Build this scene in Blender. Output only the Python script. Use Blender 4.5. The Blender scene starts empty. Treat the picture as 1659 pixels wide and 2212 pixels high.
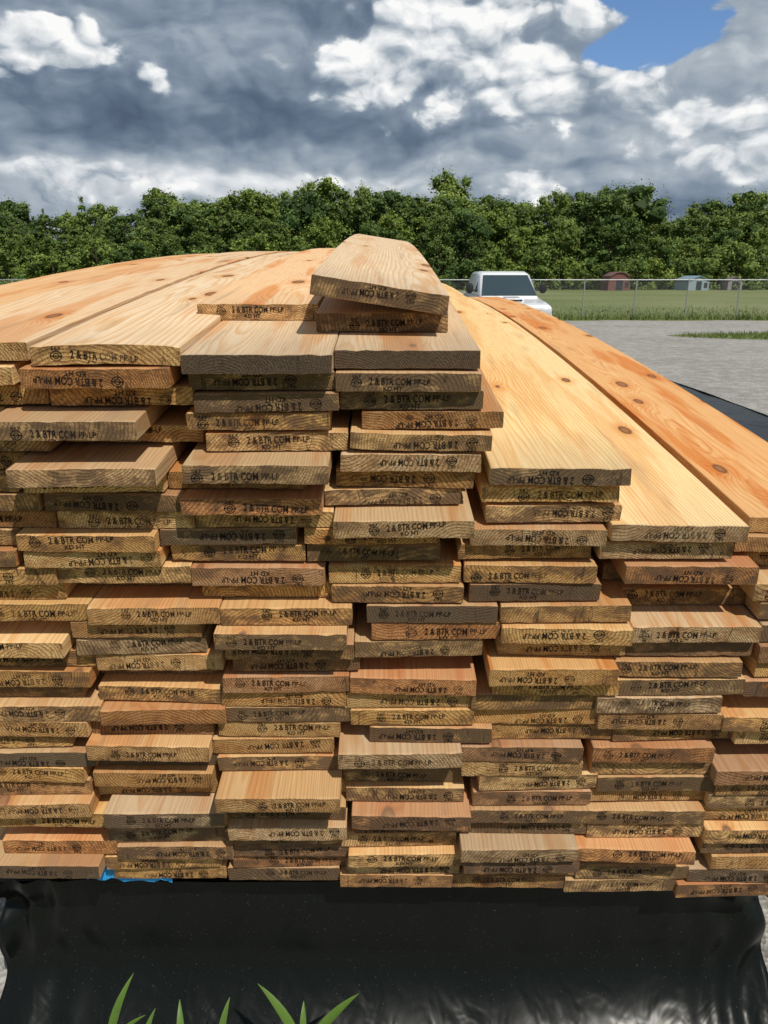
import bpy, math, random
import numpy as np
from mathutils import Vector, Matrix, noise as mnoise
R = random.Random(11)
scene = bpy.context.scene
COL = scene.collection

# ------------------------------------------------------------------ node helper
class G:
    def __init__(s, nt):
        s.nt = nt; nt.nodes.clear()
    def n(s, t, **k):
        nd = s.nt.nodes.new(t)
        for a, b in k.items(): setattr(nd, a, b)
        return nd
    def put(s, sock, v):
        if v is None: return
        if isinstance(v, bpy.types.NodeSocket): s.nt.links.new(v, sock)
        else: sock.default_value = v
    def m(s, op, a, b=None, c=None, clamp=False):
        nd = s.n('ShaderNodeMath', operation=op); nd.use_clamp = clamp
        s.put(nd.inputs[0], a); s.put(nd.inputs[1], b); s.put(nd.inputs[2], c)
        return nd.outputs[0]
    def v(s, op, a, b=None):
        nd = s.n('ShaderNodeVectorMath', operation=op)
        s.put(nd.inputs[0], a); s.put(nd.inputs[1], b)
        return nd.outputs['Value'] if op in ('LENGTH', 'DISTANCE', 'DOT_PRODUCT') else nd.outputs[0]
    def xyz(s, a, b, c):
        nd = s.n('ShaderNodeCombineXYZ')
        for i, q in enumerate((a, b, c)): s.put(nd.inputs[i], q)
        return nd.outputs[0]
    def sep(s, a):
        nd = s.n('ShaderNodeSeparateXYZ'); s.put(nd.inputs[0], a); return nd.outputs
    def noise(s, vec, scale, detail=4, rough=.5, dist=0):
        nd = s.n('ShaderNodeTexNoise'); s.put(nd.inputs['Vector'], vec)
        nd.inputs['Scale'].default_value = scale; nd.inputs['Detail'].default_value = detail
        nd.inputs['Roughness'].default_value = rough; nd.inputs['Distortion'].default_value = dist
        return nd.outputs
    def vor(s, vec, scale, feat='F1', dims='3D'):
        nd = s.n('ShaderNodeTexVoronoi', feature=feat, voronoi_dimensions=dims); s.put(nd.inputs['Vector'], vec)
        nd.inputs['Scale'].default_value = scale
        return nd.outputs
    def ramp(s, f, stops, interp='LINEAR'):
        nd = s.n('ShaderNodeValToRGB'); s.put(nd.inputs[0], f)
        cr = nd.color_ramp; cr.interpolation = interp
        while len(cr.elements) < len(stops): cr.elements.new(.5)
        for e, (p, c) in zip(cr.elements, stops):
            e.position = p; e.color = (c[0], c[1], c[2], 1) if not isinstance(c, (int, float)) else (c, c, c, 1)
        return nd.outputs[0]
    def mix(s, f, a, b, blend='MIX'):
        nd = s.n('ShaderNodeMix', data_type='RGBA', blend_type=blend)
        def c(q): return (q[0], q[1], q[2], 1) if isinstance(q, tuple) else q
        s.put(nd.inputs[0], f); s.put(nd.inputs[6], c(a)); s.put(nd.inputs[7], c(b))
        return nd.outputs[2]
    def mr(s, f, a, b, c=0., d=1., smooth=False):
        nd = s.n('ShaderNodeMapRange'); nd.clamp = True
        if smooth: nd.interpolation_type = 'SMOOTHSTEP'
        for i, q in enumerate((f, a, b, c, d)): s.put(nd.inputs[i], q)
        return nd.outputs[0]
    def attr(s, name):
        nd = s.n('ShaderNodeAttribute'); nd.attribute_name = name
        return nd.outputs['Vector']
    def bump(s, h, strength=.3, dist=.002):
        nd = s.n('ShaderNodeBump'); s.put(nd.inputs['Height'], h)
        nd.inputs['Strength'].default_value = strength; nd.inputs['Distance'].default_value = dist
        return nd.outputs[0]
    def bsdf(s, color, rough=.6, normal=None, spec=.3, metal=0., coat=0.):
        nd = s.n('ShaderNodeBsdfPrincipled')
        s.put(nd.inputs['Base Color'], (*color, 1) if isinstance(color, tuple) else color)
        s.put(nd.inputs['Roughness'], rough); s.put(nd.inputs['Normal'], normal)
        nd.inputs['Specular IOR Level'].default_value = spec
        nd.inputs['Metallic'].default_value = metal; nd.inputs['Coat Weight'].default_value = coat
        return nd.outputs[0]
    def out(s, sh):
        o = s.n('ShaderNodeOutputMaterial'); s.nt.links.new(sh, o.inputs[0])

def mat(name):
    m = bpy.data.materials.new(name); m.use_nodes = True
    return m, G(m.node_tree)
def simple(name, color, rough=.5, spec=.4, metal=0., coat=0., var=.12, vs=20):
    m, g = mat(name)
    tc = g.n('ShaderNodeTexCoord').outputs['Object']
    n = g.noise(tc, vs, 4)[0]
    c = g.mix(n, tuple(q*(1-var) for q in color), tuple(min(1, q*(1+var)) for q in color))
    g.out(g.bsdf(c, rough, None, spec, metal, coat)); return m

def mkobj(name, verts, faces, mats=(), parent=None, smooth=False, fm=None):
    me = bpy.data.meshes.new(name); me.from_pydata([tuple(v) for v in verts], [], faces)
    for m in mats: me.materials.append(m)
    if fm is not None: me.polygons.foreach_set('material_index', fm)
    if smooth: me.polygons.foreach_set('use_smooth', [True]*len(me.polygons))
    me.update()
    o = bpy.data.objects.new(name, me); COL.objects.link(o)
    if parent: o.parent = parent
    return o
def empty(name, loc=(0, 0, 0), rot=(0, 0, 0)):
    e = bpy.data.objects.new(name, None); COL.objects.link(e)
    e.location = loc; e.rotation_euler = rot; e.empty_display_size = .2
    return e

# ------------------------------------------------------------------ camera
cam = bpy.data.cameras.new('camera'); co = bpy.data.objects.new('camera', cam); COL.objects.link(co)
co.location = (0, 0, 1.95); co.rotation_euler = (math.radians(90-17.7), 0, 0)
cam.sensor_fit = 'VERTICAL'; cam.sensor_height = 36; cam.lens = 26.04
cam.clip_start = .05; cam.clip_end = 3000
cam.dof.use_dof = True; cam.dof.focus_distance = 1.75; cam.dof.aperture_fstop = 18
scene.camera = co
scene.view_settings.view_transform = 'Standard'; scene.view_settings.look = 'None'
scene.view_settings.exposure = 0

# ------------------------------------------------------------------ sun + sky
sd = Vector((.38, -.60, 1.02)).normalized()
elev = math.asin(sd.z); az = math.atan2(sd.x, sd.y)
sun = bpy.data.lights.new('sun', 'SUN'); so = bpy.data.objects.new('sun', sun); COL.objects.link(so)
sun.energy = 3.9; sun.angle = math.radians(.6); sun.color = (1, .94, .85)
so.rotation_euler = (-sd).to_track_quat('-Z', 'Y').to_euler(); so.location = (5, -6, 14)

w = bpy.data.worlds.new('World'); scene.world = w; w.use_nodes = True
g = G(w.node_tree)
sky = g.n('ShaderNodeTexSky', sky_type='NISHITA'); sky.sun_disc = False
sky.sun_elevation = elev; sky.sun_rotation = az
tc = g.n('ShaderNodeTexCoord').outputs['Generated']
d = g.v('NORMALIZE', tc); X, Y, Z = g.sep(d)
A = g.m('MULTIPLY', g.m('ARCTAN2', X, Y), 57.3)
E = g.m('MULTIPLY', g.m('ARCSINE', Z), 57.3)
P = g.xyz(A, g.m('MULTIPLY', E, 1.6), 3.3)
wn = g.noise(P, .17, 3, .5)[1]
wc = g.v('SUBTRACT', wn, (.5, .5, .5)); wx, wy, _ = g.sep(wc)
Aw = g.m('ADD', A, g.m('MULTIPLY', wx, 9.))
Ew = g.m('ADD', E, g.m('MULTIPLY', wy, 4.5))
def gauss(a, e, sa, se, wgt, p=2.):
    q = g.m('ADD', g.m('POWER', g.m('ABSOLUTE', g.m('DIVIDE', g.m('SUBTRACT', Aw, a), sa)), p),
            g.m('POWER', g.m('ABSOLUTE', g.m('DIVIDE', g.m('SUBTRACT', Ew, e), se)), p))
    return g.m('MULTIPLY', g.m('EXPONENT', g.m('MULTIPLY', q, -1.)), wgt)
def total(base, lst):
    s_ = base
    for f in lst: s_ = g.m('ADD', gauss(*f), s_)
    return s_
PW = g.v('ADD', P, g.xyz(g.m('MULTIPLY', wx, 3.5), g.m('MULTIPLY', wy, 3.5), 0.))
def puff(off):
    pp = g.v('ADD', PW, off) if off else PW
    h = 0.
    for sc, wt in ((.16, .55), (.36, .32), (.85, .12)):
        dd = g.vor(pp, sc, 'F1', '2D')[0]
        h = g.m('ADD', g.m('MULTIPLY', g.m('SUBTRACT', 1., g.m('MULTIPLY', dd, dd)), wt), h)
    return g.m('ADD', h, g.m('MULTIPLY', g.noise(pp, .5, 6, .56)[0], .46))
n0 = puff(None); n1 = puff((.45, .95, 0))
nd0 = g.m('SUBTRACT', n0, 1.0); rel = g.m('SUBTRACT', n0, n1)
soft = g.noise(g.v('MULTIPLY', PW, (.6, 1.3, 1)), .22, 4, .5)[0]
deck = total(.39, [(-17, 10.3, 13, 2.1, -.26), (0, 9.6, 9, 1.0, -.20), (-8, 15.8, 6, 2.2, -.07), (-18, 6.1, 12, 1.4, .28), (-1, 6.6, 10, 1.2, .26),
                   (20, 8.3, 9, 1.8, .18), (12, 12, 5, 2.0, .14), (24, 12.5, 4, 2.5, .18), (22, 4.1, 10, .9, -.24), (-22, 4.8, 5, .6, .15), (0, 19, 14, 2, .08)])
deck = g.m('ADD', deck, g.m('ADD', g.m('MULTIPLY', g.m('SUBTRACT', soft, .5), .50), g.m('ADD', g.m('MULTIPLY', rel, .34), g.m('MULTIPLY', nd0, .22))))
cm = total(-.38, [(3.5, 13.8, 8.5, 2.9, .98), (9, 18, 9, 2.2, .5), (-20.5, 13.9, 3.0, 1.4, .74), (-15, 12.0, 1.3, .8, .50), (-24, 12.2, 1.8, .9, .5),
                  (13, 12, 3.5, 2.0, .58), (-19, 6.2, 10, 1.0, .54), (-22, 4.7, 4, .7, .58), (0, 7.1, 8, .8, .46), (10.3, 5.7, 2.2, 1.4, .90), (20, 10.4, 7, 1.6, .54), (19, 7.3, 8, .9, .50), (25.5, 8.3, 3, 1.2, .45), (-4, 16.5, 2.5, 1.2, .3)])
cmf = g.m('ADD', cm, g.m('MULTIPLY', nd0, 1.15))
mask = g.mr(cmf, -.08, .11, 0, 1, True)
cin = g.m('ADD', .65, g.m('ADD', g.m('MULTIPLY', rel, 1.15), g.m('ADD', g.m('MULTIPLY', nd0, .40), g.m('MULTIPLY', g.m('SUBTRACT', Ew, 12.), .012))))
cin = g.m('MAXIMUM', cin, .38)
Bf = g.m('ADD', g.m('MULTIPLY', deck, g.m('SUBTRACT', 1., mask)), g.m('MULTIPLY', cin, mask))
cc = g.ramp(Bf, [(.0, (.085, .12, .18)), (.18, (.135, .185, .26)), (.36, (.24, .30, .38)), (.54, (.42, .48, .54)), (.72, (.74, .77, .80)), (.88, (1.0, 1.0, .99))])
cc10 = g.mix(1., cc, (9.7, 9.7, 9.7), 'MULTIPLY')
hr_ = g.m('ADD', gauss(17.8, 14.8, 4.4, 3.1, 1.2), gauss(20, 18.8, 8, 1.8, .9))
hole = g.m('ADD', hr_, g.m('MULTIPLY', nd0, g.m('MULTIPLY', g.mr(hr_, .15, .45, 0, 1), -1.1)))
ha = g.mr(hole, .42, .58, 0, 1, True)
skyc = g.mix(1., sky.outputs[0], (.80, 1.0, 1.25), 'MULTIPLY')
fin = g.mix(ha, cc10, skyc)
bg = g.n('ShaderNodeBackground'); g.put(bg.inputs[0], fin); bg.inputs[1].default_value = .10
wo = g.n('ShaderNodeOutputWorld'); g.nt.links.new(bg.outputs[0], wo.inputs[0])

# ------------------------------------------------------------------ wood materials
def wood(name, end):
    m, g = mat(name)
    lc = g.attr('lc'); pith = g.attr('pith'); tint = g.attr('tint'); kn = g.attr('knot'); misc = g.attr('misc')
    x, y, z = g.sep(lc); cx, cz, seed = g.sep(pith); kx, kz, kr = g.sep(kn); weath, slope, sat = g.sep(misc)
    sv = g.xyz(g.m('MULTIPLY', seed, 13.), g.m('MULTIPLY', seed, 7.), g.m('MULTIPLY', seed, 29.))
    pn = g.v('ADD', g.xyz(g.m('MULTIPLY', x, 9.), g.m('MULTIPLY', y, 1.1), g.m('MULTIPLY', z, 9.)), sv)
    nn = g.noise(pn, 1., 2, .45)[1]; nx, ny, nz = g.sep(nn)
    if not end:
        kv = g.v('ADD', g.xyz(g.m('MULTIPLY', x, 4.5), g.m('MULTIPLY', y, 1.9), 0.), sv)
        ko = g.vor(kv, 1., 'F1', '2D'); kd = g.m('ADD', ko[0], g.mr(g.sep(ko[1])[0], .36, .44, .5, 0.))
        kd = g.m('ADD', kd, g.m('MULTIPLY', g.sep(ko[1])[1], .055))
        bend = g.m('MULTIPLY', g.m('EXPONENT', g.m('MULTIPLY', kd, -9.)), .05)
    else:
        dk = g.m('SQRT', g.m('ADD', g.m('POWER', g.m('ABSOLUTE', g.m('SUBTRACT', x, kx)), 2.), g.m('POWER', g.m('ABSOLUTE', g.m('MULTIPLY', g.m('SUBTRACT', z, kz), 1.3)), 2.)))
        dkr = g.m('DIVIDE', dk, kr)
        bend = g.m('MULTIPLY', g.m('EXPONENT', g.m('MULTIPLY', dkr, -1.2)), .02)
    ax = g.m('ADD', g.m('SUBTRACT', x, cx), g.m('ADD', g.m('MULTIPLY', g.m('SUBTRACT', nx, .5), .035), g.m('MULTIPLY', y, slope)))
    azz = g.m('ADD', g.m('SUBTRACT', z, cz), g.m('MULTIPLY', g.m('SUBTRACT', nz, .5), .05))
    r = g.m('SQRT', g.m('ADD', g.m('MULTIPLY', ax, ax), g.m('MULTIPLY', azz, azz)))
    r = g.m('ADD', r, bend)
    fr = g.m('FRACT', g.m('ADD', g.m('MULTIPLY', r, g.m('ADD', 110., g.m('MULTIPLY', sat, 110.))), g.m('MULTIPLY', nx, 2.)))
    late = g.ramp(fr, [(0, .0), (.45, .15), (.82, 1.), (.93, .8), (1, 0.)])
    if end:
        fine = g.noise(g.v('ADD', lc, sv), 330, 3, .75)[0]
        blot = g.noise(g.v('ADD', g.v('MULTIPLY', lc, (1, 1, 1.8)), sv), 17, 5, .68)[0]
        saw = g.noise(g.v('ADD', g.v('MULTIPLY', lc, (150, 1, 14)), sv), 1., 2, .6)[0]
        c = g.mix(g.m('MULTIPLY', late, .85), tint, g.mix(1., tint, (.54, .39, .25), 'MULTIPLY'))
        c = g.mix(g.mr(fine, .42, .60, 0, .8), c, g.mix(1., c, (.46, .38, .30), 'MULTIPLY'))
        c = g.mix(g.mr(fine, .46, .34, 0, .45), c, g.mix(1., c, (1.25, 1.25, 1.25), 'MULTIPLY'))
        c = g.mix(g.mr(saw, .45, .70, 0, .5), c, g.mix(1., c, (1.25, 1.22, 1.15), 'MULTIPLY'))
        c = g.mix(g.mr(blot, .40, .58, 0, .6), c, g.mix(1., c, (.74, .54, .35), 'MULTIPLY'))
        wm = g.m('MULTIPLY', g.mr(g.m('ADD', blot, g.m('MULTIPLY', weath, .36)), .54, .70, 0, 1), g.mr(weath, 0., 1., .6, .92))
        c = g.mix(wm, c, g.mix(g.mr(fine, .35, .65), (.035, .026, .020), (.14, .10, .07)))
        rim = g.m('MAXIMUM', g.mr(g.m('ABSOLUTE', x), .128, .143), g.mr(g.m('ABSOLUTE', z), .0150, .0205))
        c = g.mix(g.m('MULTIPLY', rim, g.mr(blot, .3, .65, .1, .65)), c, (.15, .085, .042))
        chk = g.noise(g.v('ADD', g.v('MULTIPLY', lc, (38, 1, 5)), sv), 1., 1, .4)[0]
        c = g.mix(g.mr(g.m('ABSOLUTE', g.m('SUBTRACT', chk, .66)), .012, .0, 0, .8), c, (.05, .03, .02))
        kc = g.mr(dkr, .75, 1.05, 1, 0)
        halo = g.mr(dkr, .9, 3.4, .7, 0)
        c = g.mix(halo, c, g.mix(1., c, (.78, .55, .38), 'MULTIPLY'))
        kring = g.m('FRACT', g.m('MULTIPLY', dkr, 3.))
        c = g.mix(kc, c, g.mix(kring, (.07, .035, .02), (.15, .07, .03)))
        h = g.m('ADD', g.m('MULTIPLY', fine, .9), g.m('ADD', g.m('MULTIPLY', late, .35), g.m('MULTIPLY', saw, .6)))
        g.out(g.bsdf(c, .8, g.bump(h, .95, .0026), .15))
    else:
        fib = g.noise(g.v('ADD', g.v('MULTIPLY', lc, (220, 7, 220)), sv), 1., 4, .65)[0]
        big = g.noise(g.v('ADD', g.v('MULTIPLY', lc, (9, .8, 9)), sv), 1., 4, .6)[0]
        c = g.mix(g.m('MULTIPLY', late, .72), tint, g.mix(1., tint, (.84, .63, .40), 'MULTIPLY'))
        c = g.mix(g.mr(fib, .38, .64, 0, .6), c, g.mix(1., c, (.82, .72, .58), 'MULTIPLY'))
        c = g.mix(g.mr(big, .51, .58, 0, g.mr(sat, 0., 1., .25, 1.)), c, g.mix(1., c, (.87, .59, .36), 'MULTIPLY'))
        kr2 = g.m('ADD', kd, g.m('MULTIPLY', g.m('SUBTRACT', nx, .5), .05))
        c = g.mix(g.mr(kr2, .07, .22, .8, 0), c, g.mix(1., c, (.86, .58, .32), 'MULTIPLY'))
        c = g.mix(g.mr(kr2, .075, .10, 1, 0), c, (.16, .06, .022))
        c = g.mix(g.mr(kr2, .08, .045, 0, .8), c, (.36, .16, .06))
        ed = g.noise(g.v('ADD', g.v('MULTIPLY', lc, (14, 4, 14)), sv), 1., 4, .6)[0]
        wend = g.m('MULTIPLY', g.mr(g.m('ADD', y, g.m('MULTIPLY', ed, -.35)), -.16, .12, 1, 0), g.mr(weath, 0., .8, .12, .45))
        c = g.mix(wend, c, (.30, .23, .16))
        st = g.noise(g.v('ADD', g.v('MULTIPLY', lc, (18, 1.4, 18)), sv), 1., 4, .65)[0]
        c = g.mix(g.mr(st, .59, .72, 0, .4), c, (.24, .17, .11))
        g.out(g.bsdf(c, .66, g.bump(g.m('ADD', g.m('MULTIPLY', fib, .9), g.m('MULTIPLY', late, .3)), .6, .0014), .2))
    return m
M_side = wood('wood_long_grain', False); M_end = wood('wood_end_grain', True)

m, g = mat('stamp_ink')
tcn = g.n('ShaderNodeTexCoord').outputs['Object']
al = g.mr(g.noise(tcn, 300, 3, .7)[0], .36, .54, .5, 1.)
al = g.m('MULTIPLY', al, g.mr(g.noise(tcn, 13, 3, .6)[0], .38, .52, .5, 1.))
tr = g.n('ShaderNodeBsdfTransparent'); mx = g.n('ShaderNodeMixShader')
g.put(mx.inputs[0], al); g.nt.links.new(tr.outputs[0], mx.inputs[1])
g.nt.links.new(g.bsdf((.014, .011, .010), .8, None, .1), mx.inputs[2]); g.out(mx.outputs[0]); M_ink = m

# ------------------------------------------------------------------ lumber stack
W = .286; L = 6.0; HW = W/2
stack = empty('lumber_stack', (0, 1.5305, .115), (math.radians(2.5), 0, 0))
def hump(y): return .11*(1-((y-3.5)/3.5)**2)
TAN = [(.82, .53, .22), (.84, .57, .26), (.77, .48, .20), (.68, .42, .18), (.79, .55, .28), (.86, .61, .31), (.72, .47, .22), (.68, .45, .22), (.84, .58, .28), (.62, .38, .18), (.64, .48, .30)]
ORG = [(.70, .38, .17), (.64, .33, .15), (.54, .33, .19)]
bv, bf, bm = [], [], []
at_lc, at_p, at_t, at_k, at_m = [], [], [], [], []
stamps = []
SEC = [0, .006, .15, .4, .8, 1.3, 1.8, 2.4, 3.0, 3.6, 4.2, 4.8, 5.4, 6.0]
NX = 14
bounds = [-HW, -HW+.0016] + [(-HW+.0016)+(W-.0032)*i/NX for i in range(1, NX)] + [HW-.0016, HW]
def board(x0, y0, zt, t=.039, w=W, roll=0., cup=0., tint=None, weather=None, skew=None, stamp=True, length=L, yaw=0., side=None, knot=None, warpz=0., pith=None, sat=None):
    xc = x0+w/2; zc = zt-t/2
    tint = tint or (R.choice(ORG) if R.random() < .12 else R.choice(TAN))
    k_ = R.uniform(.74, 1.06); tint = tuple(q*k_ for q in tint)
    if weather is None: weather = max(0, R.gauss(.26, .28))
    skew = R.gauss(0, .016) if skew is None else skew
    cr, sr = math.cos(roll), math.sin(roll); seed = R.random()*10
    pith_ = (R.uniform(-.16, .16), R.choice((-1, 1))*R.uniform(.02, .16))
    pith = (*(pith or pith_), seed)
    if knot is None:
        knot = (R.uniform(-.1, .1), R.uniform(-.012, .012), R.uniform(.008, .017)) if R.random() < .13 else (5, 5, .01)
    slope = R.uniform(-.02, .02); s_ = R.random(); sat = s_ if sat is None else sat
    def T(xl, yy, zl):
        if w != W: xl = xl*w/W
        zz = zl + cup*(xl/HW)**2
        yw = y0+yy
        return (xc + xl*cr - zz*sr + yaw*yy, yw + xl*skew*max(0, 1-yy/.4), zc + xl*sr + zz*cr + hump(yw) + warpz*yy)
    base = len(bv); n = len(bounds)
    for si, s in enumerate(SEC):
        s = s*length/6.0
        for side_ in (1, -1):
            for i, b in enumerate(bounds):
                zl = side_*t/2; edge = (i == 0 or i == n-1)
                if edge: zl = side_*(t/2-.0016)
                jz = 0.; jx = 0.
                if si == 0:
                    jz = -side_*abs(R.gauss(0, .0012)); jx = R.gauss(0, .0008) if edge else 0
                bv.append(T(b+jx, s, zl+jz))
                at_lc.extend((b, s, zl)); at_p.extend(pith); at_k.extend(knot); at_m.extend((weather, slope, sat))
                at_t.extend(side if (side and si > 0) else tint)
    per = 2*n
    for si in range(len(SEC)-1):
        a = base+si*per; b = a+per
        for i in range(n-1):
            bf.append((a+i, a+i+1, b+i+1, b+i)); bm.append(0)
            bf.append((a+n+i+1, a+n+i, b+n+i, b+n+i+1)); bm.append(0)
        bf.append((a+n, a, b, b+n)); bm.append(0)
        bf.append((a+n-1, a+2*n-1, b+2*n-1, b+n-1)); bm.append(0)
    for (a, flip) in ((base, False), (base+(len(SEC)-1)*per, True)):
        for i in range(n-1):
            q = (a+n+i, a+n+i+1, a+i+1, a+i)
            bf.append(q[::-1] if flip else q); bm.append(1)
    if stamp: stamps.append((T, t))
    return T

PEACH = (.80, .60, .39); YEL = (.88, .67, .34); ORANGE = (.78, .46, .20)
ztop = lambda r: 1.697-.041*r if r <= 10 else 1.287-.0452*(r-10)
c2 = {0: (-.674, -.02), 1: (-.697, -.03), 2: (-.664, .01), 3: (-.757, -.075), 4: (-.662, .05), 5: (-.727, -.085), 6: (-.736, -.01), 7: (-.70, -.01), 8: (-.683, -.0), 9: (-.762, -.03), 10: (-.757, -.02)}
c3 = {0: (-.385, -.03), 1: (-.384, .01), 2: (-.376, .0), 3: (-.395, .005), 4: (-.36, .01), 5: (-.395, -.065), 6: (-.447, .01), 7: (-.413, -.035), 8: (-.392, .0), 9: (-.472, .0), 10: (-.455, .01)}
c4 = {0: (-.097, .015), 1: (-.095, .0), 2: (-.088, .02), 3: (-.045, .02), 4: (-.068, -.0), 5: (-.088, .0), 6: (-.10, .02), 7: (-.125, .02), 8: (-.103, -.05), 9: (-.168, -.0), 10: (-.165, .01)}
keys = [(1.37, (-.735, -.43, -.12, .19, .485, .775)), (1.18, (-.67, -.36, -.075, .225, .525, .81)), (1.04, (-.66, -.36, -.068, .225, .52, .81)),
        (.79, (-.70, -.41, -.105, .187, .48, .77)), (.30, (-.69, -.41, -.125, .157, .437, .728))]
def colx(c, z):
    for (za, a), (zb, b) in zip(keys, keys[1:]):
        if z >= zb:
            f = min(1, max(0, (za-z)/(za-zb))); return a[c]*(1-f)+b[c]*f
    return keys[-1][1][c]
ROWS = 31
drift = [0]*7
for r in range(ROWS):
    zt = ztop(r); last = -9
    wander = R.gauss(0, .010)
    for c in range(7):
        if c >= 4 and r < (6, 9, 9)[c-4]: continue
        t = (.041 if r <= 10 else .0452) - R.uniform(.0018, .0058)
        if r <= 10:
            if c in (1, 2, 3): x, yo = {1: c2, 2: c3, 3: c4}[c][r]
            elif c == 0: x = c2[r][0]-.290-R.uniform(0, .02); yo = R.uniform(-.03, .03)
            elif c == 4: x = {6: .218, 7: .205, 8: .216, 9: .183, 10: .16}[r]; yo = {6: -.005, 7: .015, 8: .02, 9: .0, 10: .02}[r]
            elif c == 5: x = {9: .48, 10: .465}[r]; yo = {9: .0, 10: .02}[r]
            else: x = {9: .80, 10: .77}[r]; yo = {9: .06, 10: .05}[r]
        else:
            bx = colx(c-1, zt) if c > 0 else colx(0, zt)-.292
            drift[c] = drift[c]*.4 + R.gauss(0, .024)
            x = bx + drift[c] + wander
            u = R.random()
            yo = R.gauss(0, .013)
            if u < .06: yo = -R.uniform(.03, .05)
            elif u > .88: yo = R.uniform(.04, .11)
            if (r, c) == (23, 2): yo = -.085
            if (r, c) == (25, 1): yo = -.045
            if r == 30: yo = abs(yo)*.5
            if r == 30 and c == 0: x = -1.052
            if r == 30 and c == 1: x = -.690; yo = .01
            if r == 29 and c == 1: x = -.70; yo = -.0
        x = max(x, last+.0015); last = x+W
        frac = min(1, max(0, (r-10)/20))
        dz = -.034*(x+W/2)*frac
        if c <= 1: dz += .018*max(0, 1-r/5)
        if c == 4 and r <= 8: dz += .012*(9-r)/3
        if c == 5 and r <= 9: dz += .008
        side = None; wth = None; tint = None; cup = R.gauss(0, .0009); knot = None; kw = {}
        if r == 0:
            side = {0: PEACH, 1: (.82, .64, .43), 2: (.75, .59, .40), 3: (.70, .54, .36)}[c]
            wth = {0: .1, 1: .12, 2: 1.0, 3: .92}[c]; knot = (5, 5, .01)
            tint = {0: (.78, .53, .26), 1: (.82, .56, .27), 2: (.42, .31, .20), 3: (.52, .37, .21)}[c]
            if c == 1: cup = -.005
        elif r in (1, 2) and c in (2, 3): wth = .6; tint = (.62, .42, .22)
        elif c == 1 and r in (3, 5): wth = .35; tint = (.66, .46, .26)
        elif c == 2 and r == 5: wth = .4; tint = (.72, .51, .28)
        elif c == 4 and r == 6: side = YEL; wth = .6; tint = (.68, .48, .24); knot = (5, 5, .01); kw = dict(sat=.3)
        elif c == 5 and r == 9: side = (.90, .71, .39); wth = .1; kw = dict(sat=.35)
        elif c == 6 and r == 9: side = ORANGE; wth = .0; tint = (.76, .47, .21); kw = dict(sat=1.)
        elif c == 3 and r == 8: wth = .15; tint = (.72, .53, .31)
        board(x, yo, zt+dz, t, cup=cup, tint=tint, weather=wth, side=side, stamp=(R.random() < .94 and not (r == 0 and c in (0, 2, 3))),
              roll=R.gauss(0, .0055) if r else 0, length=L*R.uniform(.97, 1.02), knot=knot, **kw)
board(-1.27, .22, 1.70, .039, tint=(.74, .48, .24), side=(.78, .50, .26))
board(1.075, .45, 1.10, .044, tint=(.80, .56, .28), side=(.84, .60, .32), weather=0)
board(1.075, .40, 1.05, .044, tint=(.80, .56, .28), side=(.78, .50, .24), weather=0)
board(-.442, .36, 1.697+.039, .0385, tint=(.76, .51, .25), side=(.87, .61, .36), weather=.25, sat=1.)
board(-.147, .20, 1.697+.042, .0405, tint=(.64, .43, .22), side=(.60, .45, .30), weather=.5)
board(-.152, .135, 1.697+.042+.0655, .0405, roll=-math.radians(8.5), tint=(.68, .47, .25), side=(.74, .59, .41), weather=.5, skew=-.02, warpz=-.001, sat=.3)

me = bpy.data.meshes.new('boards'); me.from_pydata(bv, [], bf)
me.materials.append(M_side); me.materials.append(M_end)
me.polygons.foreach_set('material_index', bm)
for nm, arr in (('lc', at_lc), ('pith', at_p), ('tint', at_t), ('knot', at_k), ('misc', at_m)):
    a = me.attributes.new(nm, 'FLOAT_VECTOR', 'POINT'); a.data.foreach_set('vector', arr)
me.update()
ob = bpy.data.objects.new('boards', me); COL.objects.link(ob); ob.parent = stack

# grade stamps
def textmesh(body, size, width, cx, cy, bold=.0):
    cu = bpy.data.curves.new('t', 'FONT'); cu.body = body; cu.size = 1; cu.offset = bold
    cu.resolution_u = 2; cu.align_x = 'CENTER'; cu.align_y = 'CENTER'
    o = bpy.data.objects.new('t', cu); COL.objects.link(o)
    bpy.context.view_layer.update()
    dg = bpy.context.evaluated_depsgraph_get(); e = o.evaluated_get(dg); me = e.to_mesh()
    vs = np.array([v.co[:2] for v in me.vertices]); fs = [tuple(p.vertices) for p in me.polygons]
    e.to_mesh_clear(); bpy.data.objects.remove(o)
    mn, mx = vs.min(0), vs.max(0)
    vs = (vs-(mn+mx)/2)/(mx-mn)*np.array([width, size])+np.array([cx, cy])
    return vs, fs
parts = [textmesh('2 & BTR COM', .0158, .088, -.004, .0030, .024), textmesh('PP-LP', .0120, .034, .063, .0035, .018),
         textmesh('KD HT', .0098, .040, .002, -.0118, .020), textmesh('567', .0068, .019, -.075, .0125, .014)]
rv, rf = [], []
for (rr, th, oy) in ((.0100, .0017, -.0012), (.0056, .0015, -.0012)):
    b0 = len(rv); K = 20
    for i in range(K):
        a = 2*math.pi*i/K
        rv.append((-.075+math.cos(a)*rr*1.15, oy+math.sin(a)*rr)); rv.append((-.075+math.cos(a)*(rr-th)*1.15, oy+math.sin(a)*(rr-th)))
    for i in range(K):
        j = (i+1) % K; rf.append((b0+2*i, b0+2*j, b0+2*j+1, b0+2*i+1))
b0 = len(rv); rv += [(-.087, -.0022), (-.063, -.0022), (-.063, -.0002), (-.087, -.0002)]; rf.append((b0, b0+1, b0+2, b0+3))
parts.append((np.array(rv), rf))
sv, sf = [], []
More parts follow.
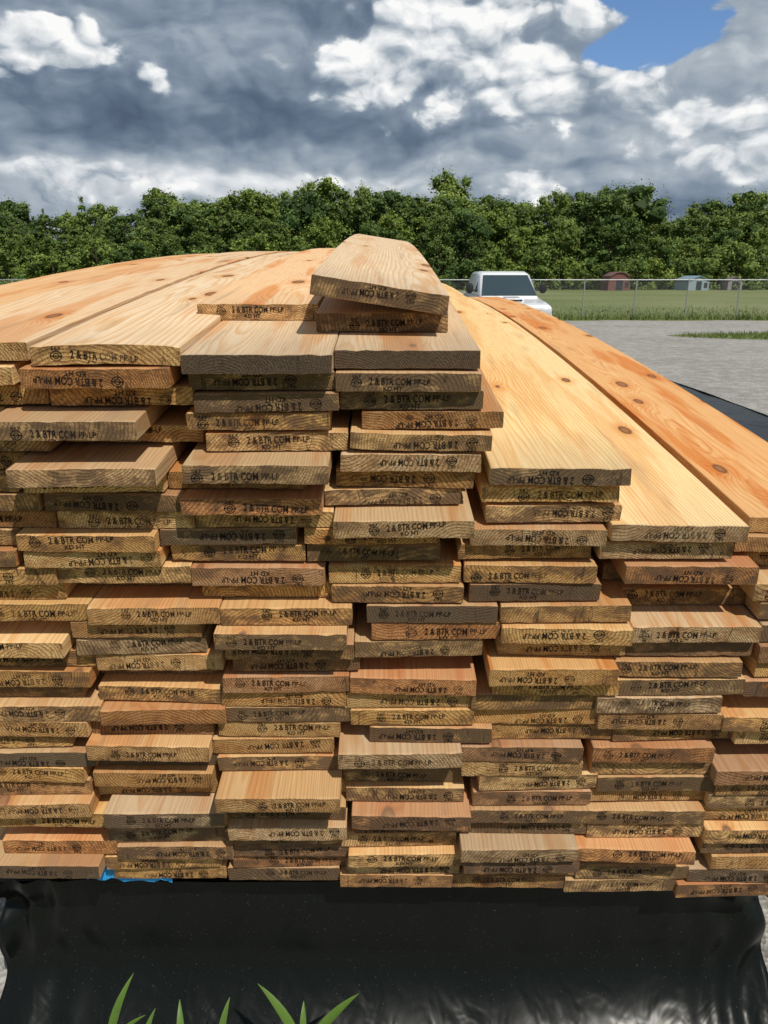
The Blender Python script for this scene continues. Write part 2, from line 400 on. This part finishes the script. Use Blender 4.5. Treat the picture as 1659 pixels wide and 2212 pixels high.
for T, t in stamps:
    flip = -1 if R.random() < .5 else 1
    ox = R.uniform(-.045, .038); oz = R.uniform(-.008, .006); sc = R.uniform(.92, 1.08)
    ang = R.gauss(0, .035); ca, sa = math.cos(ang), math.sin(ang)
    lim = t/2-.0012
    for vs, fs in parts:
        b0 = len(sv); keep = []
        for p in vs*sc:
            px, pz = p[0]*ca-p[1]*sa, p[0]*sa+p[1]*ca
            px = px*flip+ox; pz = pz*flip+oz
            keep.append(abs(pz) < lim+.0015)
            pz = max(-lim, min(lim, pz))
            q = T(px, 0, pz); sv.append((q[0], q[1]-.0009, q[2]))
        sf += [tuple(b0+i for i in f) for f in fs if all(keep[i] for i in f)]
mkobj('grade_stamps', sv, sf, [M_ink], stack)

# ------------------------------------------------------------------ black plastic wrapped bundle below
m, g = mat('black_plastic')
tcn = g.n('ShaderNodeTexCoord').outputs['Object']
wr = g.noise(tcn, 5, 3, .5, .8)[0]; wr2 = g.noise(g.v('MULTIPLY', tcn, (3, 3, .8)), 4, 2, .5, .6)[0]
dust = g.noise(tcn, 200, 2, .6)[0]
c = g.mix(g.mr(dust, .70, .74, 0, .3), (.005, .0066, .0058), (.25, .23, .2))
g.out(g.bsdf(c, .30, g.bump(g.m('ADD', wr, wr2), .4, .014), .19)); M_pl = m

def wrap(name, x0, x1, y0, y1, z0, z1, seed, parent=None, folds=True, skirt=0.):
    pts = []
    def seg(ax, ay, bx, by, n):
        for i in range(n): f = i/n; pts.append((ax+(bx-ax)*f, ay+(by-ay)*f))
    seg(x0, y0, x1, y0, 200); seg(x1, y0, x1, y1, 50); seg(x1, y1, x0, y1, 40); seg(x0, y1, x0, y0, 50)
    n = len(pts); NZ = 44; vs = []; fs = []
    cx, cy = (x0+x1)/2, (y0+y1)/2
    for k in range(NZ+1):
        f = k/NZ; z = z0+(z1-z0)*f
        for i, (x, y) in enumerate(pts):
            nx_, ny_ = 0, 0
            dcorner = min(math.hypot(x-a, y-b) for a in (x0, x1) for b in (y0, y1))
            nz = mnoise.noise(Vector((x*2.3+seed, y*1.7, z*1.6)))*.022 + mnoise.noise(Vector((x*7+seed, y*7, z*3)))*.006
            nz += .016*math.exp(-dcorner/.13)*math.sin(52*(x+y)+7*mnoise.noise(Vector((x*3, y*3, z*4+seed))))
            nz -= .05*math.exp(-dcorner/.08)*math.exp(-((f-.78)/.09)**2)*(1 if folds else .3)
            dx, dy = (x-cx)/(x1-x0)*2, (y-cy)/(y1-y0)*2
            if abs(dx) > .999: nx_ = math.copysign(1, dx)
            if abs(dy) > .999: ny_ = math.copysign(1, dy)
            if skirt and ny_ < 0 and f < .45: nz += (skirt+.02*mnoise.noise(Vector((x*2, 0, seed))))*(1-f/.45)**2
            vs.append((x+nx_*nz*(1 if not ny_ else .2), y+ny_*nz, z))
    for k in range(NZ):
        for i in range(n):
            j = (i+1) % n; fs.append((k*n+i, k*n+j, (k+1)*n+j, (k+1)*n+i))
    TX, TY = 20, 60; b = len(vs)
    for j in range(TY+1):
        for i in range(TX+1):
            x = x0+(x1-x0)*i/TX; y = y0+(y1-y0)*j/TY
            e = min(i, TX-i, j, TY-j)
            vs.append((x, y, z1-.01*(e == 0)+.012*mnoise.noise(Vector((x*4+seed, y*3, 1)))+ .01*mnoise.noise(Vector((x*11, y*2+seed, 3)))))
    for j in range(TY):
        for i in range(TX):
            a = b+j*(TX+1)+i; fs.append((a, a+1, a+TX+2, a+TX+1))
    return mkobj(name, vs, fs, [M_pl], parent, True)
wrap('plastic_wrapped_bundle', -1.05, 1.06, 1.60, 7.3, -.02, .40, 1., skirt=.15)
wrap('plastic_wrapped_bundle', 1.28, 2.68, 1.9, 7.6, -.02, 1.02, 5., folds=False)
# scrap of blue sheeting pinched in the gap of the bottom course
mb = simple('blue_plastic', (.02, .33, .75), .35)
vs = []; fs = []
for i in range(15):
    f = i/14; x = -.768+.22*f; drop = .362 if f < .36 else .349-.004*math.sin(i)
    lo = .346 if f < .36 else .340
    for (y, z) in ((.022+.004*math.sin(i*1.7), lo+.003*math.sin(i*2.1)), (.020+.004*math.sin(i*2.3), drop), (.03, .368 if f > .36 else .385), (.09, .37 if f > .36 else .388)):
        vs.append((x, y, z))
for i in range(14):
    for j in range(3): a = i*4+j; fs.append((a, a+4, a+5, a+1))
mkobj('blue_sheet', vs, fs, [mb], stack, True)

# ------------------------------------------------------------------ ground
m, g = mat('grass'); pos = g.n('ShaderNodeNewGeometry').outputs['Position']
a = g.noise(pos, .06, 4, .55)[0]; b = g.noise(pos, 1.2, 4, .65)[0]
c = g.mix(g.mr(a, .38, .62), (.12, .155, .045), (.20, .22, .095))
c = g.mix(g.mr(b, .42, .65, 0, .5), c, (.15, .165, .07))
g.out(g.bsdf(c, .9, None, .1)); M_grass = m
m, g = mat('gravel'); pos = g.n('ShaderNodeNewGeometry').outputs['Position']
v1 = g.vor(pos, 55); v2 = g.vor(pos, 7); n2 = g.noise(pos, .30, 5, .65)[0]; n3 = g.noise(pos, 3, 5, .78)[0]
c = g.ramp(g.m('MULTIPLY', g.sep(v1[1])[0], 1.), [(0, (.13, .125, .115)), (.5, (.28, .27, .25)), (1, (.50, .49, .45))])
c = g.mix(g.mr(g.sep(v2[1])[0], 0, 1, 0, .5), c, (.36, .35, .32))
c = g.mix(g.mr(n2, .42, .60, 0, .6), c, (.21, .20, .18)); c = g.mix(g.mr(n3, .47, .60, 0, .6), c, (.44, .425, .39))
g.out(g.bsdf(c, .92, g.bump(v1[0], .8, .01), .15)); M_grav = m
S = 1500
def sheet(name, pts, z, mt): return mkobj(name, [(x, y, z) for x, y in pts], [tuple(range(len(pts)))], [mt])
sheet('ground', [(-S, -S), (S, -S), (S, S), (-S, S)], -.008, M_grass)
pts = []
for i in range(60):
    x = -40+90*i/59; pts.append((x, .75+.12*math.sin(x*5)+.1*math.sin(x*2.1+1)))
for i in range(90):
    x = 50-90*i/89; pts.append((x, 34.8+.25*math.sin(x*1.3)+.18*math.sin(x*3.7)))
sheet('gravel_lot', pts, -.004, M_grav)
pts = [(17+7.2*math.cos(a)*(1+.05*math.sin(5*a)), 25.6+1.7*math.sin(a)*(1+.08*math.sin(7*a))) for a in [2*math.pi*i/40 for i in range(40)]]
sheet('grass_island', pts, .0, M_grass)

def rough_grass(name, spots, mt):
    vs = []; fs = []
    for (x, y, h, wd) in spots:
        a = R.uniform(0, 6.28); lx, ly = math.cos(a)*wd, math.sin(a)*wd
        tx, ty = R.gauss(0, h*.35), R.gauss(0, h*.35); b = len(vs)
        vs += [(x-lx, y-ly, -.02), (x+lx, y+ly, -.02), (x+tx, y+ty, h)]; fs.append((b, b+1, b+2))
    return mkobj(name, vs, fs, [mt])
m, g = mat('grass_blades'); ge = g.n('ShaderNodeNewGeometry')
cc_ = g.ramp(ge.outputs['Random Per Island'], [(0, (.07, .12, .02)), (.6, (.14, .19, .05)), (1, (.26, .26, .11))])
g.out(g.bsdf(cc_, .8, None, .15)); M_blade = m
sp = []
for i in range(14000):
    sp.append((R.uniform(-40, 50), 35.1+abs(R.gauss(0, .9)), R.uniform(.05, .34), R.uniform(.012, .03)))
for i in range(6000):
    sp.append((R.uniform(2, 45), 36.5+abs(R.gauss(0, 6)), R.uniform(.04, .18), R.uniform(.02, .04)))
for i in range(6000):
    a = R.uniform(0, 6.28); q = math.sqrt(R.random()); sp.append((17+7.2*q*math.cos(a), 25.6+1.7*q*math.sin(a), R.uniform(.05, .16), .015))
rough_grass('rough_grass', sp, M_blade)

# ------------------------------------------------------------------ chain-link fence
M_galv = simple('galvanised_steel', (.42, .43, .44), .5, .5, .6)
fence = empty('chain_link_fence', (0, 36.5, 0))
vs = []; fs = []
def tube(p, q, r, n=8):
    p, q = Vector(p), Vector(q); dd = (q-p).normalized(); u = dd.orthogonal().normalized(); ww = dd.cross(u); b = len(vs)
    for e in (p, q):
        for i in range(n): a = 2*math.pi*i/n; vs.append(tuple(e+(u*math.cos(a)+ww*math.sin(a))*r))
    for i in range(n): j = (i+1) % n; fs.append((b+i, b+j, b+n+j, b+n+i))
    fs.append(tuple(b+n+i for i in range(n)))
x = -42.
while x < 55:
    tube((x, 0, 0), (x, 0, 1.80), .03); x += 2.45
tube((-42, 0, 1.76), (55, 0, 1.76), .022)
mkobj('posts_and_rail', vs, fs, [M_galv], fence)
vs = []; fs = []
x = -42.
while x < 55:
    for sgn in (1, -1):
        b = len(vs); xa, xb = (x, x+1.7) if sgn > 0 else (x+1.7, x)
        vs += [(xa-.003, .035, .03), (xa+.003, .035, .03), (xb+.003, .035, 1.73), (xb-.003, .035, 1.73)]; fs.append((b, b+1, b+2, b+3))
    x += .12
mkobj('wire_mesh', vs, fs, [M_galv], fence)

# ------------------------------------------------------------------ sheds
def shed(name, loc, w_, d_, hw, hr, wall, roof, gambrel=False, rot=0.):
    e = empty(name, loc, (0, 0, rot))
    mw = simple(name+'_siding', wall, .7); mr_ = simple(name+'_roofing', roof, .6); md = simple(name+'_dark', (.04, .045, .05), .3)
    if gambrel: prof = [(-w_/2, 0), (-w_/2, hw), (-w_*.40, hw+hr*.62), (-w_*.18, hw+hr*.93), (0, hw+hr), (w_*.18, hw+hr*.93), (w_*.40, hw+hr*.62), (w_/2, hw), (w_/2, 0)]
    else: prof = [(-w_/2, 0), (-w_/2, hw), (0, hw+hr), (w_/2, hw), (w_/2, 0)]
    n = len(prof)
    v = [(x, 0, z) for x, z in prof]+[(x, d_, z) for x, z in prof]
    f = [tuple(range(n))[::-1], tuple(range(n, 2*n))]+[(0, 1, n+1, n), (n-2, n-1, 2*n-1, 2*n-2)]
    mkobj('walls', v, f, [mw], e)
    rp = [(x*1.06, z+.05) for x, z in prof[1:-1]]; k = len(rp)
    v = [(x, -.15, z) for x, z in rp]+[(x, d_+.15, z) for x, z in rp]+[(x, -.15, z-.09) for x, z in rp]+[(x, d_+.15, z-.09) for x, z in rp]
    f = []
    for i in range(k-1): f += [(i, i+1, k+i+1, k+i), (2*k+i+1, 2*k+i, 3*k+i, 3*k+i+1), (i+1, i, 2*k+i, 2*k+i+1)]
    mkobj('roof', v, f, [mr_], e)
    mkobj('door', [(-.45, -.02, 0), (.45, -.02, 0), (.45, -.02, 1.9), (-.45, -.02, 1.9)], [(0, 1, 2, 3)], [md], e)
    mkobj('window', [(w_*.25, -.02, 1.), (w_*.42, -.02, 1.), (w_*.42, -.02, 1.7), (w_*.25, -.02, 1.7)], [(0, 1, 2, 3)], [md], e)
shed('barn_shed', (32.2, 106, -.6), 3.0, 4, 1.6, 1.4, (.19, .08, .07), (.20, .11, .10), True)
shed('clapboard_cottage', (43.9, 108, -.7), 3.4, 3, 2.0, .6, (.26, .34, .38), (.20, .28, .33), rot=.3)
shed('garden_shed', (49.4, 109, -.7), 2.0, 3, 2.0, .5, (.28, .25, .25), (.18, .14, .14))

# ------------------------------------------------------------------ trees
m, g = mat('foliage')
lv = g.sep(g.attr('lv'))[0]; oi = g.n('ShaderNodeObjectInfo').outputs['Random']
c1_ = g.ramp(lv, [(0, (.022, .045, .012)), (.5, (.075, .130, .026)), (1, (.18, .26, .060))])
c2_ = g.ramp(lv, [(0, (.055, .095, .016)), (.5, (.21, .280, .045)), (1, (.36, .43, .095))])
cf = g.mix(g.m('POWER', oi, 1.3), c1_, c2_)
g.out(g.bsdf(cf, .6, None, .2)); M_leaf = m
M_bark = simple('bark', (.09, .07, .05), .9)

t_ = (1+5**.5)/2
IV = [Vector(p).normalized() for p in [(-1, t_, 0), (1, t_, 0), (-1, -t_, 0), (1, -t_, 0), (0, -1, t_), (0, 1, t_), (0, -1, -t_), (0, 1, -t_), (t_, 0, -1), (t_, 0, 1), (-t_, 0, -1), (-t_, 0, 1)]]
IF = [(0, 11, 5), (0, 5, 1), (0, 1, 7), (0, 7, 10), (0, 10, 11), (1, 5, 9), (5, 11, 4), (11, 10, 2), (10, 7, 6), (7, 1, 8), (3, 9, 4), (3, 4, 2), (3, 2, 6), (3, 6, 8), (3, 8, 9), (4, 9, 5), (2, 4, 11), (6, 2, 10), (8, 6, 7), (9, 8, 1)]
def tree_mesh(name, H, CW, base, lobes, leaves, seed, conifer=False, lsz=.30):
    rs = np.random.RandomState(seed); rr = random.Random(seed)
    V = []; F = []; M = []; LV = []
    def tb(p, q, r0, r1, n=6):
        p, q = Vector(p), Vector(q); dd = (q-p).normalized(); u = dd.orthogonal().normalized(); ww = dd.cross(u); b = len(V)
        for e, r in ((p, r0), (q, r1)):
            for i in range(n): a = 2*math.pi*i/n; V.append(tuple(e+(u*math.cos(a)+ww*math.sin(a))*r)); LV.append(0)
        for i in range(n): j = (i+1) % n; F.append((b+i, b+j, b+n+j, b+n+i)); M.append(1)
    tb((0, 0, 0), (0, 0, H*.55), H*.022, H*.012); tb((0, 0, H*.55), (.1, 0, H*.92), H*.012, H*.004)
    C = []
    if conifer:
        for i in range(lobes):
            f = i/(lobes-1); z = base+(H-base)*f; rad = CW*.5*(1-f)**.8+.25
            for j in range(4):
                a = rr.uniform(0, 6.28); C.append((math.cos(a)*rad*.55, math.sin(a)*rad*.55, z, rad*.55, .45+rad*.18))
    else:
        lean = rr.uniform(-.8, .8)
        for i in range(lobes):
            f = (i+.5)/lobes; z = base+(H-base)*(.03+.90*f)
            pr = 1-max(0, f-.42)**1.4*1.25
            rad = CW*.5*pr*rr.uniform(.15, .98)**.8; a = i*2.4+rr.uniform(-.7, .7); s = rr.choice((.065, .08, .10, .12, .15))*CW
            z += rr.uniform(-.4, .4)
            C.append((math.cos(a)*rad+lean*f, math.sin(a)*rad, z, s, s*rr.uniform(.65, 1.1)))
            if i % 4 == 0: tb((0, 0, z*.6), (math.cos(a)*rad*.9, math.sin(a)*rad*.9, z), H*.007, H*.002, 4)
    tot = sum(c_[3]**2 for c_ in C)
    for (cx, cy, cz, s, sz) in C:
        tone = rr.uniform(.0, 1.); per = max(12, int(leaves*s*s/tot))
        b = len(V)
        for q in IV:
            k = .62+.5*mnoise.noise(Vector((q[0]*2.2+cx, q[1]*2.2+cy, q[2]*2.2+cz)))
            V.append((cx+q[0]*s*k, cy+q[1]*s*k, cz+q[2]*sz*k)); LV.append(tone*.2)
        for f in IF: F.append(tuple(b+i for i in f)); M.append(0)
        d_ = rs.normal(size=(per, 3)); d_ /= np.linalg.norm(d_, axis=1)[:, None]
        rad = rs.uniform(.55, 1.22, per)
        lump = np.array([.92+.55*mnoise.noise(Vector((q[0]*2.2+cx, q[1]*2.2+cy, q[2]*2.2+cz))) for q in d_])
        pc = np.array([cx, cy, cz])+d_*np.array([s, s, sz])*(rad*lump)[:, None]
        for q, dr, ra in zip(pc, d_, rad):
            if q[2] < .1: continue
            nrm = Vector(dr)*.9+Vector(rs.normal(size=3)*.42)+Vector((.1, -.15, .35)); nrm.normalize()
            u = nrm.orthogonal().normalized(); u.rotate(Matrix.Rotation(rr.uniform(0, 6.28), 3, nrm)); ww = nrm.cross(u)
            l = lsz*rr.uniform(.6, 1.4); wd = l*.6; b = len(V); q = Vector(q)
            V.extend([tuple(q-u*l*.5), tuple(q+ww*wd*.5), tuple(q+u*l*.5), tuple(q-ww*wd*.5)]); F.append((b, b+1, b+2, b+3)); M.append(0)
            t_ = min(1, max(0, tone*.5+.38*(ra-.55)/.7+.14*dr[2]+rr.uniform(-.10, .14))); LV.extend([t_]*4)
    me = bpy.data.meshes.new(name); me.from_pydata(V, [], F)
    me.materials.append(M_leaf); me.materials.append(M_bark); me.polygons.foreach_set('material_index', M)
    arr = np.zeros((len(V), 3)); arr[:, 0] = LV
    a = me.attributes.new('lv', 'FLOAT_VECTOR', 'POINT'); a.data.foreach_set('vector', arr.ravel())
    me.update(); return me
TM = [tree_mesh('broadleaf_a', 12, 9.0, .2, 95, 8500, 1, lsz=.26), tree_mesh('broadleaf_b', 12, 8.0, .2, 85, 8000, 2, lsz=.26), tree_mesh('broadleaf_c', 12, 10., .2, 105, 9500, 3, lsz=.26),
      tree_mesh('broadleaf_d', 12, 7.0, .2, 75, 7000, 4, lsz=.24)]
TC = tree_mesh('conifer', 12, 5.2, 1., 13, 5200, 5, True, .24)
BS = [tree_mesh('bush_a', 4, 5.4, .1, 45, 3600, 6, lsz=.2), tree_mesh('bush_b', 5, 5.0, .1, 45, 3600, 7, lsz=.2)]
line = empty('distant_tree_line', (0, 127, -1.0)); line.scale = (1.5, 1.5, 1.5)
prof = [(-140, 11), (-70, 10), (-43, 9.7), (-28, 9.6), (-26, 11.4), (-17, 11.9), (-10, 11.2), (-6, 13.1), (-3, 11.6), (3, 12.0), (9, 13.4), (14, 11.6), (20, 12.2), (24, 13.2), (28, 11.0), (31, 9.2), (37, 11.2), (43, 9.9), (70, 11), (140, 12)]
def HX(x):
    for (a, ha_), (b, hb_) in zip(prof, prof[1:]):
        if x <= b: return ha_+(hb_-ha_)*(x-a)/(b-a)
    return 11
def inst(me, x, y, h, sx=None):
    o = bpy.data.objects.new('tree', me); COL.objects.link(o); o.parent = line
    s = h/(12 if me not in BS else 4.5); sx = sx or s*R.uniform(.85, 1.25)
    o.location = (x, y, -.1); o.scale = (sx, sx, s); o.rotation_euler = (0, 0, R.uniform(0, 6.28))
for row, (yy, sp_, k) in enumerate(((-5, 4.8, .64), (0, 4.2, .83), (5, 3.8, .97), (10, 3.7, 1.03))):
    x = -120+row
    while x < 120:
        far = abs(x) > 62
        xx = x+R.uniform(-1, 1); h = HX(xx)*k*R.uniform(.84, 1.09)
        tm = R.choice(TM)
        if -44 < xx < -27 and row >= 1 and R.random() < .35: tm = TC
        inst(tm, xx*(85+yy)/88, yy+R.uniform(-1.5, 1.5), h)
        x += sp_*R.uniform(.7, 1.25)*(1.7 if far else 1)
x = -100
while x < 100:
    inst(R.choice(BS), x, -9.5+R.uniform(-1, 2.5), R.uniform(2.2, 5.0)*(1.15 if x < -5 else 1.), None); x += R.uniform(1.1, 2.6)

# ------------------------------------------------------------------ pickup truck
Mw = simple('white_paint', (.78, .79, .80), .25, .5, coat=.6, var=.02); Mg = simple('auto_glass', (.03, .05, .06), .05, .8, var=.1)
Mk = simple('black_trim', (.02, .02, .022), .5); Mc = simple('chrome', (.6, .61, .62), .18, .6, .9); Mt = simple('tyre', (.02, .02, .02), .85)
Ml = simple('headlamp', (.6, .62, .65), .1, .8)
tk = empty('pickup_truck', (3.95, 22.3, 0), (0, 0, math.radians(3)))
def loft(name, secs, mt, bev=.05):
    vs = []; fs = []
    for (y, wb, wt, z0, z1) in secs:
        c = min(.07, (z1-z0)*.3)
        vs += [(-wb+c, y, z0), (wb-c, y, z0), (wb, y, z0+c), (wt+(wb-wt)*.1, y, z1-c), (wt-c, y, z1), (-wt+c, y, z1), (-(wt+(wb-wt)*.1), y, z1-c), (-wb, y, z0+c)]
    for k in range(len(secs)-1):
        for i in range(8):
            j = (i+1) % 8; fs.append((k*8+i, k*8+j, k*8+8+j, k*8+8+i))
    fs.append(tuple(range(8))[::-1]); fs.append(tuple(range(len(vs)-8, len(vs))))
    o = mkobj(name, vs, fs, [mt], tk, True)
    b = o.modifiers.new('b', 'BEVEL'); b.width = bev*.4; b.segments = 2; b.limit_method = 'ANGLE'
    return o
def quad(name, pts, mt, th=.012):
    o = mkobj(name, pts, [tuple(range(len(pts)))], [mt], tk); s = o.modifiers.new('s', 'SOLIDIFY'); s.thickness = th; s.offset = 0; return o
loft('body', [(0, .93, .90, .72, 1.08), (.06, .98, .95, .66, 1.13), (.5, 1.0, .97, .55, 1.19), (1.5, 1.0, .97, .5, 1.30), (1.8, 1.0, .97, .5, 1.34), (5.7, 1.0, .97, .5, 1.40), (5.8, .97, .94, .6, 1.38)], Mw)
loft('cab', [(1.45, .90, .88, 1.22, 1.30), (1.75, .92, .86, 1.30, 1.52), (2.35, .94, .78, 1.34, 2.02), (2.7, .95, .77, 1.36, 2.08), (4.0, .95, .77, 1.36, 2.08), (4.25, .94, .80, 1.36, 1.9), (4.4, .92, .88, 1.36, 1.46)], Mw)
quad('windshield', [(-.86, 1.52, 1.36), (.86, 1.52, 1.36), (.71, 2.27, 1.965), (-.71, 2.27, 1.965)], Mg)
for s in (-1, 1):
    quad('side_window', [(s*.925, 2.1, 1.46), (s*.925, 3.9, 1.46), (s*.80, 3.85, 1.92), (s*.80, 2.5, 1.92)], Mg)
    loft('headlight', [(-.03, .20, .20, .86, 1.04), (.05, .20, .20, .86, 1.04)], Ml).location = (s*.74, 0, 0)
    loft('mirror', [(1.95, .11, .10, 1.42, 1.74), (2.05, .12, .11, 1.42, 1.74)], Mk).location = (s*1.16, 0, 0)
    loft('mirror_arm', [(2.0, .10, .10, 1.50, 1.54), (2.04, .10, .10, 1.5, 1.54)], Mk).location = (s*.99, 0, 0)
    for wy in (1.0, 4.6):
        vs = []; fs = []; K = 28
        prof_ = [(.0, .0), (.0, .20), (.03, .24), (.0, .27), (-.01, .37), (.03, .41), (.23, .41), (.26, .37), (.26, .0)]
        for i in range(K):
            a = 2*math.pi*i/K
            for (dx, r) in prof_: vs.append((s*(1.0-dx), wy+math.cos(a)*r, .41+math.sin(a)*r))
        q = len(prof_)
        for i in range(K):
            j = (i+1) % K
            for t_ in range(q-1): fs.append((i*q+t_, j*q+t_, j*q+t_+1, i*q+t_+1))
        fm = [(1 if t_ < 3 else 0) for i in range(K) for t_ in range(q-1)]
        mkobj('wheel', vs, fs, [Mt, Mc], tk, True, fm)
loft('grille', [(-.035, .50, .50, .76, 1.04), (.05, .50, .50, .76, 1.04)], Mk)
for z in (.82, .90, .98): loft('grille_bar', [(-.055, .47, .47, z, z+.03), (-.02, .47, .47, z, z+.03)], Mc)
loft('grille_badge', [(-.07, .10, .10, .88, .97), (-.045, .10, .10, .88, .97)], Mc)
loft('bumper', [(-.14, .92, .92, .50, .74), (.1, 1.0, 1.0, .48, .76)], Mc)
loft('hood_scoop', [(.75, .30, .28, 1.20, 1.29), (1.35, .28, .24, 1.26, 1.34)], Mw)
loft('scoop_mouth', [(.73, .24, .23, 1.22, 1.27), (.76, .24, .23, 1.22, 1.27)], Mk)

# ------------------------------------------------------------------ weeds at the foot of the stack
m, g = mat('weed_leaf'); tcn = g.n('ShaderNodeTexCoord').outputs['Object']
c = g.mix(g.noise(tcn, 14, 3)[0], (.08, .17, .03), (.17, .28, .05))
df = g.bsdf(c, .45, None, .35); tl = g.n('ShaderNodeBsdfTranslucent'); g.put(tl.inputs[0], g.mix(1., c, (1.3, 1.3, .6), 'MULTIPLY'))
mx = g.n('ShaderNodeMixShader'); mx.inputs[0].default_value = .35
g.nt.links.new(df, mx.inputs[1]); g.nt.links.new(tl.outputs[0], mx.inputs[2]); g.out(mx.outputs[0]); M_weed = m
def weed(x, y, leaves, stem_h):
    vs = []; fs = []
    def leaf(z0, az_, ln, wd, up):
        N = 9; b = len(vs); d0 = Vector((math.cos(az_), math.sin(az_), 0)); sd_ = Vector((-d0.y, d0.x, 0))
        p = Vector((0, 0, z0))
        for i in range(N+1):
            f = i/N; a = up*(1-f*.7); w_ = wd*math.sin(math.pi*min(1, f*.93+.07))**.8*(1-f*.3) if i < N else .0005
            vs.extend([tuple(p-sd_*w_+Vector((0, 0, w_*.35))), tuple(p), tuple(p+sd_*w_+Vector((0, 0, w_*.35)))])
            p = p+(d0*math.cos(a)+Vector((0, 0, 1))*math.sin(a))*ln/N
        for i in range(N):
            for j in (0, 1): q = b+i*3+j; fs.append((q, q+1, q+4, q+3))
    for l in leaves: leaf(*l)
    b = len(vs)
    for k in range(5):
        for i in range(6): a = i*math.pi/3; r = .004*(1-k*.15); vs.append((math.cos(a)*r, math.sin(a)*r, stem_h*k/4))
    for k in range(4):
        for i in range(6): j = (i+1) % 6; fs.append((b+k*6+i, b+k*6+j, b+k*6+6+j, b+k*6+6+i))
    o = mkobj('weed_plant', vs, fs, [M_weed], None, True); o.location = (x, y, 0)
weed(-.65, 1.28, [(.19, 1.1, .19, .014, 1.45), (.19, 3.3, .16, .013, .9), (.21, .3, .12, .010, 1.0), (.12, 4.5, .14, .013, .7)], .26)
weed(-.56, 1.25, [(.22, 1.2, .11, .010, 1.4), (.20, 3.0, .14, .010, 1.)], .22)
weed(-.47, 1.26, [(.23, 1.8, .11, .010, 1.35), (.21, .2, .12, .009, .9)], .22)
weed(-.38, 1.26, [(.24, 1.3, .11, .010, 1.4), (.22, 5.9, .12, .010, 1.0), (.22, 3.3, .11, .010, 1.0)], .24)
weed(-.19, 1.28, [(.19, 2.6, .20, .014, 1.2), (.20, .5, .18, .015, .85), (.19, 4.4, .14, .013, .8), (.23, 1.6, .09, .009, 1.4)], .25)
